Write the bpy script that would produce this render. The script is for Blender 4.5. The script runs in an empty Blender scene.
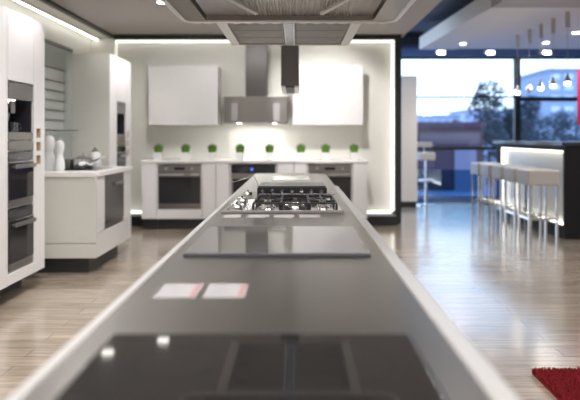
import bpy, bmesh, math, random
from mathutils import Vector, Matrix
random.seed(7)
PI = math.pi
S = bpy.context.scene
C = S.collection

# ---------------------------------------------------------------- camera, world, light, exposure
H = 1.22
cam_d = bpy.data.cameras.new('camera')
cam = bpy.data.objects.new('camera', cam_d)
C.objects.link(cam)
cam.location = (0, 0, H)
cam.rotation_euler = (PI / 2, 0, 0)
cam_d.sensor_width = 36
cam_d.lens = 36
cam_d.shift_x = -6 / 580
cam_d.shift_y = -63 / 580
cam_d.clip_start = 0.05
cam_d.clip_end = 300
cam_d.dof.use_dof = True
cam_d.dof.focus_distance = 2.95
cam_d.dof.aperture_fstop = 1.6
S.camera = cam

S.view_settings.view_transform = 'Standard'
S.view_settings.look = 'None'
S.view_settings.gamma = 1
S.view_settings.use_curve_mapping = False
S.view_settings.exposure = 0.0

w = bpy.data.worlds.new('dusk_sky')
S.world = w
w.use_nodes = True
nt = w.node_tree
bg = nt.nodes['Background']
tc = nt.nodes.new('ShaderNodeTexCoord')
sep = nt.nodes.new('ShaderNodeSeparateXYZ')
cr = nt.nodes.new('ShaderNodeValToRGB')
nt.links.new(tc.outputs['Generated'], sep.inputs[0])
nt.links.new(sep.outputs['Z'], cr.inputs[0])
nt.links.new(cr.outputs[0], bg.inputs[0])
cr.color_ramp.elements[0].position = 0.0
cr.color_ramp.elements[0].color = (0.58, 0.75, 1.0, 1)
cr.color_ramp.elements[1].position = 0.5
cr.color_ramp.elements[1].color = (0.30, 0.50, 0.95, 1)
e = cr.color_ramp.elements.new(0.07)
e.color = (0.74, 0.88, 1.0, 1)
e = cr.color_ramp.elements.new(0.2)
e.color = (0.70, 0.85, 1.0, 1)
bg.inputs[1].default_value = 2.8


def area(name, loc, size, power, color=(1, 0.95, 0.88), rot=(0, 0, 0), spread=PI):
    d = bpy.data.lights.new(name, 'AREA')
    d.shape = 'RECTANGLE'
    d.size, d.size_y = size
    d.energy = power
    d.color = color
    d.spread = spread
    o = bpy.data.objects.new(name, d)
    C.objects.link(o)
    o.location = loc
    o.rotation_euler = rot
    return o


WARM = (1.0, 0.93, 0.84)
NEUT = (1.0, 0.975, 0.965)
area('room_fill_light', (-0.3, -0.6, 2.64), (3.6, 2.6), 135, NEUT)  # unseen broad fill above the camera, added to brighten the kitchen
area('hall_fill_light', (4.4, -1.2, 3.1), (3.0, 3.0), 230, NEUT)  # unseen soft fill added behind the camera to brighten the hall side

# ---------------------------------------------------------------- materials
MATS = {}


def mat(name, col, rough=0.5, metal=0.0, emit=None, es=0, alpha=None, trans=0, coat=0, noise=None, bump=0, spec=None, ior=None):
    if name in MATS:
        return MATS[name]
    m = bpy.data.materials.new(name)
    m.use_nodes = True
    n = m.node_tree.nodes
    L = m.node_tree.links
    b = n['Principled BSDF']
    b.inputs['Base Color'].default_value = (*col, 1)
    b.inputs['Roughness'].default_value = rough
    b.inputs['Metallic'].default_value = metal
    if trans:
        b.inputs['Transmission Weight'].default_value = trans
    if coat:
        b.inputs['Coat Weight'].default_value = coat
        b.inputs['Coat Roughness'].default_value = 0.05
    if ior:
        b.inputs['IOR'].default_value = ior
    if spec is not None:
        b.inputs['Specular IOR Level'].default_value = spec
    if emit:
        b.inputs['Emission Color'].default_value = (*emit, 1)
        b.inputs['Emission Strength'].default_value = es
    sc = noise or 18
    t = n.new('ShaderNodeTexCoord')
    no = n.new('ShaderNodeTexNoise')
    no.inputs['Scale'].default_value = sc
    no.inputs['Detail'].default_value = 3
    L.new(t.outputs['Object'], no.inputs['Vector'])
    mx = n.new('ShaderNodeMixRGB')
    mx.blend_type = 'MULTIPLY'
    mx.inputs[0].default_value = 0.06 if not noise else 0.35
    mx.inputs[1].default_value = (*col, 1)
    L.new(no.outputs['Fac'], mx.inputs[2])
    if not noise:
        mx.inputs[0].default_value = 0.04
    L.new(mx.outputs[0], b.inputs['Base Color'])
    if bump:
        bp = n.new('ShaderNodeBump')
        bp.inputs['Strength'].default_value = bump
        bp.inputs['Distance'].default_value = 0.01
        L.new(no.outputs['Fac'], bp.inputs['Height'])
        L.new(bp.outputs[0], b.inputs['Normal'])
    MATS[name] = m
    return m


def brushed(name, col, rough, axis, metal=1.0, var=0.05, fine=260):
    """steel with fine brush lines running along one axis"""
    m = mat(name, col, rough, metal)
    n = m.node_tree.nodes
    L = m.node_tree.links
    b = n['Principled BSDF']
    t = n.new('ShaderNodeTexCoord')
    mp = n.new('ShaderNodeMapping')
    s = [fine] * 3
    s['xyz'.index(axis)] = 3
    mp.inputs['Scale'].default_value = s
    no = n.new('ShaderNodeTexNoise')
    no.inputs['Scale'].default_value = 1
    L.new(t.outputs['Object'], mp.inputs['Vector'])
    L.new(mp.outputs[0], no.inputs['Vector'])
    r = n.new('ShaderNodeMapRange')
    r.inputs['To Min'].default_value = rough - var
    r.inputs['To Max'].default_value = rough + var
    L.new(no.outputs['Fac'], r.inputs['Value'])
    L.new(r.outputs[0], b.inputs['Roughness'])
    return m


white = mat('white_lacquer', (0.75, 0.735, 0.735), 0.28, coat=0.15)
white_top = mat('white_worktop', (0.82, 0.81, 0.79), 0.25)
edge_m = mat('pale_grey_edge', (0.41, 0.40, 0.39), 0.35)
white_wall = mat('white_wall_paint', (0.78, 0.77, 0.71), 0.6)
greige = mat('greige_panel', (0.62, 0.61, 0.56), 0.35)
ceil_m = mat('grey_ceiling_paint', (0.47, 0.44, 0.42), 0.75)
black_m = mat('black_frame_paint', (0.012, 0.013, 0.012), 0.45)
plinth_m = mat('dark_plinth', (0.03, 0.03, 0.03), 0.4)
steel_top = brushed('brushed_steel_worktop', (0.40, 0.385, 0.37), 0.28, 'y', 1.0, 0.012, 900)
steel = brushed('brushed_steel', (0.31, 0.295, 0.28), 0.32, 'x')
steel_dark = brushed('brushed_dark_steel', (0.095, 0.088, 0.084), 0.4, 'z', 0.6)
chrome = mat('polished_chrome', (0.75, 0.75, 0.76), 0.1, 1.0)
glass_hob = mat('black_ceramic_glass', (0.012, 0.012, 0.012), 0.06, coat=0.3)
oven_glass = mat('dark_oven_glass', (0.02, 0.02, 0.022), 0.06)
dark_in = mat('dark_recess', (0.025, 0.025, 0.03), 0.35)
iron = mat('black_cast_iron', (0.012, 0.012, 0.013), 0.35)
wood_n = mat('natural_oak', (0.68, 0.52, 0.38), 0.55, noise=40)
grass_m = mat('fresh_green_grass', (0.13, 0.30, 0.03), 0.6, noise=60)
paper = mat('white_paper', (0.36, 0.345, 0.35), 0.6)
red_ink = mat('red_print', (0.38, 0.20, 0.20), 0.6)
cove_led = mat('cove_led_strip', (0.9, 0.9, 0.85), 0.5, emit=(1.0, 0.98, 0.90), es=10.0)
led = mat('warm_led_strip', (0.9, 0.9, 0.85), 0.5, emit=(1.0, 0.985, 0.91), es=1.7)
led_soft = mat('soft_led_strip', (0.9, 0.9, 0.85), 0.5, emit=(1.0, 0.96, 0.84), es=0.9)
lamp_m = mat('lamp_diffuser', (0.9, 0.9, 0.9), 0.5, emit=(1.0, 0.96, 0.9), es=12.0)
bulb_m = mat('pendant_bulb_glass', (0.9, 0.9, 0.85), 0.3, emit=(1.0, 0.93, 0.8), es=9.0)
blue_led = mat('blue_display', (0.05, 0.1, 0.6), 0.3, emit=(0.1, 0.25, 1.0), es=0.8)
ceramic = mat('white_glazed_ceramic', (0.8, 0.8, 0.79), 0.15)
rubber = mat('black_rubber', (0.02, 0.02, 0.02), 0.6)


def hexmat(*a, **k):
    return mat(*a, **k)


# floor planks
def floor_mat():
    m = bpy.data.materials.new('oak_plank_floor')
    m.use_nodes = True
    n = m.node_tree.nodes
    L = m.node_tree.links
    b = n['Principled BSDF']
    t = n.new('ShaderNodeTexCoord')
    br = n.new('ShaderNodeTexBrick')
    br.inputs['Scale'].default_value = 1
    br.inputs['Brick Width'].default_value = 1.5
    br.inputs['Row Height'].default_value = 0.13
    br.inputs['Mortar Size'].default_value = 0.0022
    br.inputs['Mortar Smooth'].default_value = 0.3
    br.inputs['Color1'].default_value = (0.42, 0.345, 0.27, 1)
    br.inputs['Color2'].default_value = (0.33, 0.268, 0.205, 1)
    br.inputs['Mortar'].default_value = (0.14, 0.11, 0.09, 1)
    br.offset = 0.37
    L.new(t.outputs['Object'], br.inputs['Vector'])
    mp = n.new('ShaderNodeMapping')
    mp.inputs['Scale'].default_value = (1.3, 16, 1)
    L.new(t.outputs['Object'], mp.inputs['Vector'])
    no = n.new('ShaderNodeTexNoise')
    no.inputs['Scale'].default_value = 2.2
    no.inputs['Detail'].default_value = 6
    no.inputs['Distortion'].default_value = 0.8
    L.new(mp.outputs[0], no.inputs['Vector'])
    r = n.new('ShaderNodeMapRange')
    r.inputs['From Min'].default_value = 0.3
    r.inputs['From Max'].default_value = 0.7
    r.inputs['To Min'].default_value = 0.72
    r.inputs['To Max'].default_value = 1.12
    L.new(no.outputs['Fac'], r.inputs['Value'])
    mx = n.new('ShaderNodeMixRGB')
    mx.blend_type = 'MULTIPLY'
    mx.inputs[0].default_value = 1
    L.new(br.outputs['Color'], mx.inputs[1])
    L.new(r.outputs[0], mx.inputs[2])
    L.new(mx.outputs[0], b.inputs['Base Color'])
    r2 = n.new('ShaderNodeMapRange')
    r2.inputs['To Min'].default_value = 0.14
    r2.inputs['To Max'].default_value = 0.26
    L.new(no.outputs['Fac'], r2.inputs['Value'])
    L.new(r2.outputs[0], b.inputs['Roughness'])
    b.inputs['Coat Weight'].default_value = 0.7
    b.inputs['Coat Roughness'].default_value = 0.16
    return m


floor_m = floor_mat()


def glass_mat(name, tint, f=0.10):
    m = bpy.data.materials.new(name)
    m.use_nodes = True
    n = m.node_tree.nodes
    L = m.node_tree.links
    n.remove(n['Principled BSDF'])
    tr = n.new('ShaderNodeBsdfTransparent')
    tr.inputs[0].default_value = (*tint, 1)
    gl = n.new('ShaderNodeBsdfGlossy')
    gl.inputs['Roughness'].default_value = 0.03
    mx = n.new('ShaderNodeMixShader')
    mx.inputs[0].default_value = f
    L.new(tr.outputs[0], mx.inputs[1])
    L.new(gl.outputs[0], mx.inputs[2])
    L.new(mx.outputs[0], n['Material Output'].inputs[0])
    return m


pane_m = glass_mat('window_glass', (0.92, 0.96, 1.0), 0.05)
blue_glass_m = glass_mat('blue_tinted_glass', (0.55, 0.80, 0.98), 0.28)
edge_glass = glass_mat('clear_glass', (0.85, 0.9, 0.88), 0.25)

# ---------------------------------------------------------------- mesh helpers
ORG = {}


def nb():
    return bmesh.new()


def bx(bm, x0, x1, y0, y1, z0, z1, bev=0.0, M=None):
    r = bmesh.ops.create_cube(bm, size=1)
    vs = r['verts']
    for v in vs:
        v.co = Vector((x0 + (v.co.x + .5) * (x1 - x0), y0 + (v.co.y + .5) * (y1 - y0), z0 + (v.co.z + .5) * (z1 - z0)))
    if bev:
        es = list({e for v in vs for e in v.link_edges})
        rr = bmesh.ops.bevel(bm, geom=es, offset=bev, segments=2, profile=0.5, affect='EDGES')
        vs = list({v for f in rr['faces'] for v in f.verts} | {v for v in vs if v.is_valid})
    if M is not None:
        for v in vs:
            v.co = M @ v.co
    return bm


def cyl(bm, p0, p1, r0, r1=None, seg=20, caps=True):
    p0, p1 = Vector(p0), Vector(p1)
    r1 = r0 if r1 is None else r1
    d = p1 - p0
    q = Vector((0, 0, 1)).rotation_difference(d.normalized()).to_matrix().to_4x4()
    bmesh.ops.create_cone(bm, cap_ends=caps, segments=seg, radius1=r0, radius2=r1, depth=d.length,
                          matrix=Matrix.Translation((p0 + p1) / 2) @ q)
    return bm


def lathe(bm, prof, cx=0, cy=0, seg=28):
    rings = []
    for r, z in prof:
        if r < 1e-5:
            rings.append([bm.verts.new((cx, cy, z))])
        else:
            rings.append([bm.verts.new((cx + r * math.cos(2 * PI * i / seg), cy + r * math.sin(2 * PI * i / seg), z)) for i in range(seg)])
    for a, b in zip(rings, rings[1:]):
        for i in range(seg):
            j = (i + 1) % seg
            if len(a) == 1 and len(b) > 1:
                bm.faces.new((a[0], b[i], b[j]))
            elif len(b) == 1 and len(a) > 1:
                bm.faces.new((a[i], a[j], b[0]))
            elif len(a) > 1:
                bm.faces.new((a[i], a[j], b[j], b[i]))
    return bm


def tube(bm, pts, r, seg=8):
    pts = [Vector(p) for p in pts]
    prev = None
    up = Vector((0, 0, 1))
    for i, p in enumerate(pts):
        t = (pts[min(i + 1, len(pts) - 1)] - pts[max(i - 1, 0)]).normalized()
        u = up if abs(t.dot(up)) < 0.95 else Vector((1, 0, 0))
        a = t.cross(u).normalized()
        b = t.cross(a).normalized()
        ring = [bm.verts.new(p + (a * math.cos(2 * PI * k / seg) + b * math.sin(2 * PI * k / seg)) * r) for k in range(seg)]
        if prev:
            for k in range(seg):
                bm.faces.new((prev[k], prev[(k + 1) % seg], ring[(k + 1) % seg], ring[k]))
        else:
            bm.faces.new(ring[::-1])
        prev = ring
    bm.faces.new(prev)
    return bm


def prism(bm, poly, z0, z1):
    a = [bm.verts.new((x, y, z0)) for x, y in poly]
    b = [bm.verts.new((x, y, z1)) for x, y in poly]
    bm.faces.new(a[::-1])
    bm.faces.new(b)
    n = len(poly)
    for i in range(n):
        j = (i + 1) % n
        bm.faces.new((a[i], a[j], b[j], b[i]))
    return bm


def obj(name, bm, m, parent=None, smooth=False, label=None):
    """mesh given in world coordinates (root unrotated); its origin goes to the parent's origin or its own base"""
    bmesh.ops.recalc_face_normals(bm, faces=bm.faces)
    if parent is not None:
        o0 = ORG[parent.name]
        org = o0
    else:
        xs = [v.co.x for v in bm.verts]
        ys = [v.co.y for v in bm.verts]
        zs = [v.co.z for v in bm.verts]
        org = Vector(((min(xs) + max(xs)) / 2, (min(ys) + max(ys)) / 2, min(zs)))
    for v in bm.verts:
        v.co -= org
    if smooth:
        for f in bm.faces:
            f.smooth = True
    me = bpy.data.meshes.new(name)
    bm.to_mesh(me)
    bm.free()
    if smooth:
        try:
            me.set_sharp_from_angle(angle=math.radians(40))
        except Exception:
            pass
    me.materials.append(m)
    o = bpy.data.objects.new(name, me)
    C.objects.link(o)
    if parent is not None:
        o.parent = parent
    else:
        o.location = org
    ORG[o.name] = org.copy()
    if label:
        o['label'] = label
    return o


def tag(o, label, cat, group=None):
    o['label'] = label
    o['category'] = cat
    if group:
        o['group'] = group
    return o


def thing(name, label, cat, loc=(0, 0, 0), group=None):
    o = bpy.data.objects.new(name, None)
    o.empty_display_size = 0.05
    C.objects.link(o)
    o.location = loc
    ORG[o.name] = Vector(loc)
    return tag(o, label, cat, group)


def struct(name, bm, m, parent=None, smooth=False):
    o = obj(name, bm, m, parent, smooth)
    if parent is None:
        o['kind'] = 'structure'
    return o


def kids(o):
    return [c for c in bpy.data.objects if c.parent == o]


def dup(root, loc, label=None, rotz=None, group=None):
    r = root.copy()
    C.objects.link(r)
    r.location = loc
    if rotz is not None:
        r.rotation_euler = (0, 0, rotz)
    if label:
        r['label'] = label
    if group:
        r['group'] = group
    for ch in kids(root):
        c = ch.copy()
        C.objects.link(c)
        c.parent = r
        for g in kids(ch):
            d = g.copy()
            C.objects.link(d)
            d.parent = c
    return r


def B(*a, **k):
    return bx(nb(), *a, **k)


# ---------------------------------------------------------------- the setting
struct('floor', B(-3.4, 7.5, -3.5, 11.5, -0.1, 0), floor_m)
struct('ceiling', B(-2.67, 1.55, -3.5, 8.55, 2.67, 2.8), ceil_m)
# cove beside the left wall: lighter slot with led, closed by a dark edge strip
struct('trim_1', B(-2.67, -2.60, -3.5, 8.32, 2.64, 2.668), black_m)
struct('trim_2', B(-2.949, -2.671, -3.5, 8.349, 2.64, 2.70), white_wall)
struct('wall_left', B(-3.1, -2.95, -3.5, 8.55, 0, 2.80), white_wall)
struct('wall_back', B(-2.95, 1.40, 8.35, 8.5, 0.0, 2.67), white_wall)
struct('wall_front', B(-3.1, 7.5, -3.7, -3.5, 0, 3.2), mat('dim_wall', (0.35, 0.34, 0.33), 0.7))
struct('wall_right', B(7.0, 7.2, -3.5, 11.5, 0, 3.2), mat('dim_wall2', (0.30, 0.30, 0.31), 0.7))
# black frame round the kitchen niche
struct('trim_3', B(-2.58, 1.40, 8.20, 8.349, 2.60, 2.669), black_m)
struct('trim_4', B(1.401, 1.49, 8.20, 8.62, 0.0, 2.669), black_m)
# raised black pedestal right and left of the base units
struct('trim_5', B(0.95, 1.399, 7.98, 8.348, 0.0, 0.13), black_m)
struct('trim_6', B(-2.45, -2.06, 7.98, 8.348, 0.0, 0.13), black_m)
# niche top and higher ceiling beyond, dark beam
struct('ceiling_hall', B(1.56, 7.0, -3.5, 11.5, 3.2, 3.3), mat('blue_grey_ceiling', (0.16, 0.17, 0.19), 0.6))
struct('wall_header', B(1.50, 7.0, 10.95, 11.2, 2.95, 3.195), mat('dark_header', (0.02, 0.025, 0.04), 0.6))
struct('wall_bulkhead', B(1.45, 1.56, -3.5, 8.55, 2.801, 3.199), ceil_m)
struct('trim_7', B(-3.1, 1.44, 8.56, 8.7, 0.0, 3.2), mat('dark_header', (0.02, 0.025, 0.04), 0.6))

# LED strips of the niche and the left cove
tag(obj('led_strip', B(-2.57, 1.36, 8.26, 8.30, 2.572, 2.598), led), 'long horizontal light strip along the top of the lit kitchen niche', 'light strip', None)
tag(obj('led_strip', B(1.365, 1.398, 8.26, 8.30, 0.17, 2.598), led), 'tall vertical light strip on the right edge of the lit kitchen niche', 'light strip')
tag(obj('led_strip', B(0.95, 1.36, 8.26, 8.30, 0.131, 0.165), led), 'short light strip on the black pedestal right of the ovens', 'light strip')
tag(obj('led_strip', B(-2.45, -2.06, 8.26, 8.30, 0.131, 0.165), led), 'short light strip on the black pedestal left of the ovens', 'light strip')
tag(obj('led_strip', B(-2.575, -2.56, 8.26, 8.30, 0.131, 2.57), led_soft), 'thin vertical light strip on the left edge of the lit niche', 'light strip')
tag(obj('led_strip', B(-2.866, -2.855, -1.0, 8.34, 2.609, 2.618), cove_led), 'long light strip in the cove above the left tall units', 'light strip')
tag(obj('led_profile', B(-2.885, -2.84, -1.0, 8.34, 2.6185, 2.6395), white), 'slim white carrier profile holding the left cove light strip', 'light profile')

# ---------------------------------------------------------------- ovens (front faces -Y, origin at bottom centre of the front)


def place(root, loc, rotz):
    root.location = loc
    root.rotation_euler = (0, 0, rotz)


def handle_bm(w, z, y=-0.045, h=0.022):
    bm = nb()
    bx(bm, -w / 2, w / 2, y, y + 0.014, z - h / 2, z + h / 2, 0.003)
    for s in (-1, 1):
        bx(bm, s * w * 0.46 - 0.008, s * w * 0.46 + 0.008, y + 0.0142, -0.0121, z - 0.007, z + 0.007)
    return bm


def make_oven(label, w, h, d=0.45, style='steel', handle_white=False):
    t = thing('built_in_oven', label, 'oven')
    obj('body', B(-w / 2 + .01, w / 2 - .01, 0.0, d, 0.004, h - .004), steel_dark, t)
    ph = h * 0.16
    if style == 'curved':
        ph = 0.105
        bm = nb()
        n = 14
        prof = [(-w / 2 + w * i / n, -0.014 - 0.035 * math.sin(PI * i / n)) for i in range(n + 1)]
        prism(bm, prof + [(w / 2, -0.001), (-w / 2, -0.001)], h - ph, h)
        cp = obj('control_panel', bm, oven_glass, t)
        obj('display', B(-0.035, 0.0, -0.052, -0.0502, h - ph * .68, h - ph * .35), blue_led, cp)
        door = obj('door', B(-w / 2, w / 2, -0.012, -0.001, 0.0, h - ph - 0.004), steel, t)
        obj('handle', handle_bm(w * .96, h - ph - 0.03, -0.05, 0.03), steel, door)
        obj('glass', B(-w / 2 + .02, w / 2 - .02, -0.0165, -0.0122, 0.06, h - ph - 0.075), oven_glass, door)
        return t
    if style == 'plain':
        door = obj('door', B(-w / 2, w / 2, -0.012, -0.001, 0.0, h), steel, t)
        obj('glass', B(-w / 2, w / 2, -0.017, -0.0122, 0.05, h - .001), mat('grey_oven_glass', (.05, .05, .048), .2), door)
        obj('handle', B(-.02, w * .30, -0.045, -0.0172, h - .115, h - .085, .003), steel, door)
        return t
    if style == 'dark':
        cp = obj('control_panel', B(-w / 2, w / 2, -0.012, -0.001, h - ph, h), oven_glass, t)
        door = obj('door', B(-w / 2, w / 2, -0.012, -0.001, 0.0, h - ph - 0.004), steel, t)
        obj('glass', B(-w / 2, w / 2, -0.017, -0.0122, 0.055, h - ph - 0.006), oven_glass, door)
        obj('handle', handle_bm(w * .84, h - ph - 0.04, -0.055, 0.03), steel, door)
        obj('rim', B(-w / 2, w / 2, -0.0185, -0.0172, h - ph - .012, h - ph - .007), chrome, door)
        return t
    cp = obj('control_panel', B(-w / 2, w / 2, -0.012, -0.001, h - ph, h), steel, t)
    obj('display', B(-0.07, 0.07, -0.0145, -0.0122, h - ph * .72, h - ph * .3), oven_glass, cp)
    for s in (-1, 1):
        obj('knob', cyl(nb(), (s * w * .3, -0.0121, h - ph / 2), (s * w * .3, -0.032, h - ph / 2), 0.02, 0.017), chrome, cp, True)
    door = obj('door', B(-w / 2, w / 2, -0.012, -0.001, 0.0, h - ph - 0.004), steel, t)
    obj('glass', B(-w / 2 + .004, w / 2 - .004, -0.017, -0.0122, 0.07, h - ph - 0.06), oven_glass, door)
    obj('handle', handle_bm(w * .93, h - ph - 0.03, -0.055, 0.024), chrome, door)
    return t


# ---------------------------------------------------------------- back base units
FY = 7.62
BT = 0.88
units = [(-2.03, -1.835, 'd'), (-1.83, -1.235, 'o'), (-1.23, -1.055, 'd'), (-1.05, -0.875, 'd'), (-0.87, -0.25, 'c'),
         (-0.245, -0.03, 'd'), (-0.025, 0.14, 'd'), (0.145, 0.745, 'o'), (0.75, 0.937, 'd')]
ulab = ['narrow white base unit at the far left end of the back worktop',
        'white base unit housing the left steel oven in the back row',
        'narrow white base unit directly right of the left back oven',
        'narrow white base unit directly left of the black control panel oven',
        'white base unit housing the middle oven with the curved black panel',
        'narrow white base unit directly right of the black control panel oven',
        'narrow white base unit directly left of the right back oven',
        'white base unit housing the right steel oven in the back row',
        'narrow white base unit at the far right end of the back worktop']
BACK = 8.2


def carcass(x0, x1, y0, y1, z0, z1, shelf=None, t=0.018):
    bm = nb()
    bx(bm, x0, x0 + t, y0, y1, z0, z1)
    bx(bm, x1 - t, x1, y0, y1, z0, z1)
    bx(bm, x0 + t, x1 - t, y0, y1, z0, z0 + t)
    bx(bm, x0 + t, x1 - t, y0, y1, z1 - t, z1)
    bx(bm, x0 + t, x1 - t, y1 - .01, y1, z0 + t, z1 - t)
    for s in (shelf or []):
        bx(bm, x0 + t, x1 - t, y0, y1 - .011, s - t, s)
    return bm


for (x0, x1, k), lb in zip(units, ulab):
    t = thing('base_cabinet', lb, 'cabinet', ((x0 + x1) / 2, FY, 0))
    obj('plinth', B(x0, x1, FY + .06, BACK, 0, 0.138), plinth_m, t)
    if k == 'd':
        obj('body', carcass(x0, x1, FY + .02, BACK, 0.14, BT), white, t)
        d = obj('door', B(x0 + .0015, x1 - .0015, FY, FY + .018, 0.145, BT - .004, 0.0015), white, t)
    else:
        obj('body', carcass(x0, x1, FY + .02, BACK, 0.14, BT, [0.27]), white, t)
        obj('drawer', B(x0 + .0015, x1 - .0015, FY, FY + .018, 0.145, 0.268, 0.0015), white, t)
for (x0, x1, k), lb in [(units[1], 'steel built-in oven at the left of the back kitchen row'),
                        (units[7], 'steel built-in oven at the right of the back kitchen row, partly behind the island end')]:
    o = make_oven(lb, x1 - x0 - .037, 0.575, 0.45)
    place(o, ((x0 + x1) / 2, FY + .018, 0.276), 0)
o = make_oven('built-in oven with curved black control panel and blue display, middle of the back row', 0.582, 0.575, 0.45, 'curved')
place(o, (-0.56, FY + .018, 0.276), 0)
tag(obj('worktop', B(-2.045, 0.95, FY - .01, 8.349, BT + .001, 0.912, 0.003), white_top), 'white worktop along the back wall carrying the grass pots', 'worktop')

# grass pots
pot_t = thing('grass_pot', 'tmp', 'potted plant')
bm = nb()
n = 0.05
prof = [(-0.043, 0.0), (0.043, 0.0), (0.05, 0.088), (-0.05, 0.088)]
for hh, s0, s1, zz0, zz1 in ((0, .042, .05, 0, .088),):
    a = [bm.verts.new((sx * s0, sy * s0, 0)) for sx, sy in ((-1, -1), (1, -1), (1, 1), (-1, 1))]
    b = [bm.verts.new((sx * s1, sy * s1, .088)) for sx, sy in ((-1, -1), (1, -1), (1, 1), (-1, 1))]
    c = [bm.verts.new((sx * .045, sy * .045, .088)) for sx, sy in ((-1, -1), (1, -1), (1, 1), (-1, 1))]
    d = [bm.verts.new((sx * .043, sy * .043, .075)) for sx, sy in ((-1, -1), (1, -1), (1, 1), (-1, 1))]
    bm.faces.new(a)
    bm.faces.new(d)
    for p, q in ((a, b), (b, c), (c, d)):
        for i in range(4):
            j = (i + 1) % 4
            bm.faces.new((p[i], p[j], q[j], q[i]))
obj('pot', bm, ceramic, pot_t)
bm = nb()
for i in range(420):
    a = random.uniform(0, 2 * PI)
    r = 0.041 * math.sqrt(random.random())
    x, y = r * math.cos(a), r * math.sin(a)
    ln = random.uniform(.09, .13) * (1 - 0.25 * (r / .041) ** 2)
    lean = 0.55 * r
    tx, ty = x + math.cos(a) * lean + random.uniform(-.008, .008), y + math.sin(a) * lean + random.uniform(-.008, .008)
    wv = Vector((math.cos(a + 1.57), math.sin(a + 1.57), 0)) * 0.0028
    p = Vector((x, y, .074))
    q = Vector((tx, ty, .076 + ln))
    m_ = (p + q) / 2 + Vector((0, 0, .01))
    v = [bm.verts.new(p - wv), bm.verts.new(p + wv), bm.verts.new(m_ + wv), bm.verts.new(m_ - wv), bm.verts.new(q)]
    bm.faces.new(v[:4])
    bm.faces.new((v[3], v[2], v[4]))
g_ = obj('grass', bm, grass_m, pot_t)
g_['kind'] = 'stuff'
plab = ['leftmost pot of green grass on the back worktop, above the left oven',
        'second pot of green grass from the left, above the left oven',
        'third pot of green grass from the left, right of the left oven',
        'fourth pot of green grass from the left, above the black control panel',
        'fifth pot of green grass from the left, right above the blue oven display',
        'sixth pot of green grass from the left, under the bright wall cabinet',
        'seventh pot of green grass from the left, above the right oven',
        'rightmost pot of green grass on the back worktop']
for i, (px, lb) in enumerate(zip((158.5, 185.5, 212.3, 240, 269.5, 300.8, 325.6, 354), plab)):
    loc = ((px - 296) / 74.3, 7.81, 0.9125)
    if i == 0:
        pot_t.location = loc
        pot_t.scale = (1.15, 1.15, 1.15)
        pot_t['label'] = lb
        pot_t['group'] = 'grass pots on the back worktop'
    else:
        o = dup(pot_t, loc, lb)

# wall cabinets
for x0, x1, lb in ((-2.03, -1.075, 'square white wall cabinet left of the steel chimney hood'),
                   (-0.045, 0.92, 'square white wall cabinet right of the hoods, brightly lit')):
    t = thing('wall_cabinet', lb, 'cabinet', ((x0 + x1) / 2, 7.97, 1.385))
    obj('body', carcass(x0, x1, 7.99, 8.348, 1.385, 2.205), white, t)
    obj('door', B(x0, x1, 7.97, 7.988, 1.385, 2.205, 0.002), white, t)

# back chimney hood
t = thing('chimney_hood', 'steel chimney hood on the back wall above the middle oven', 'extractor hood', (-0.55, 8.0, 1.42))
cx = -0.55
obj('chimney', B(cx - .15, cx + .15, 8.05, 8.255, 1.772, 2.60), steel_dark, t)
bm = nb()
poly = []
for i in range(17):
    u = -1 + 2 * i / 16
    poly.append((cx + u * .43, 7.90 - .05 * math.cos(u * PI / 2)))
prism(bm, poly + [(cx + .43, 8.349), (cx - .43, 8.349)], 1.415, 1.77)
obj('canopy', bm, steel, t, True)
for sx in (-1, 1):
    obj('light', cyl(nb(), (cx + sx * .25, 8.2, 1.4145), (cx + sx * .25, 8.2, 1.4105), .03), lamp_m, t)
    obj('glass_shelf', B(cx + (.155 if sx > 0 else -.45), cx + (.45 if sx > 0 else -.155), 7.86, 8.25, 1.7705, 1.782), mat('frosted_white_glass', (.85, .84, .78), .3), t)
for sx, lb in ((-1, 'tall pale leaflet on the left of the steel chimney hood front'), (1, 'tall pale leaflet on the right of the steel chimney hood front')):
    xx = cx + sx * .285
    tag(obj('oblong', B(xx - .045, xx + .045, 7.855, 7.858, 1.44, 1.68), paper), lb, 'oblong')  # thin pale upright shapes on the canopy front
d_ = area('hood_light', (cx, 8.07, 1.40), (0.7, 0.15), 4, NEUT)

# ---------------------------------------------------------------- left tall units (face at X=-2.08, facing +X)
FX = -2.08


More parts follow.
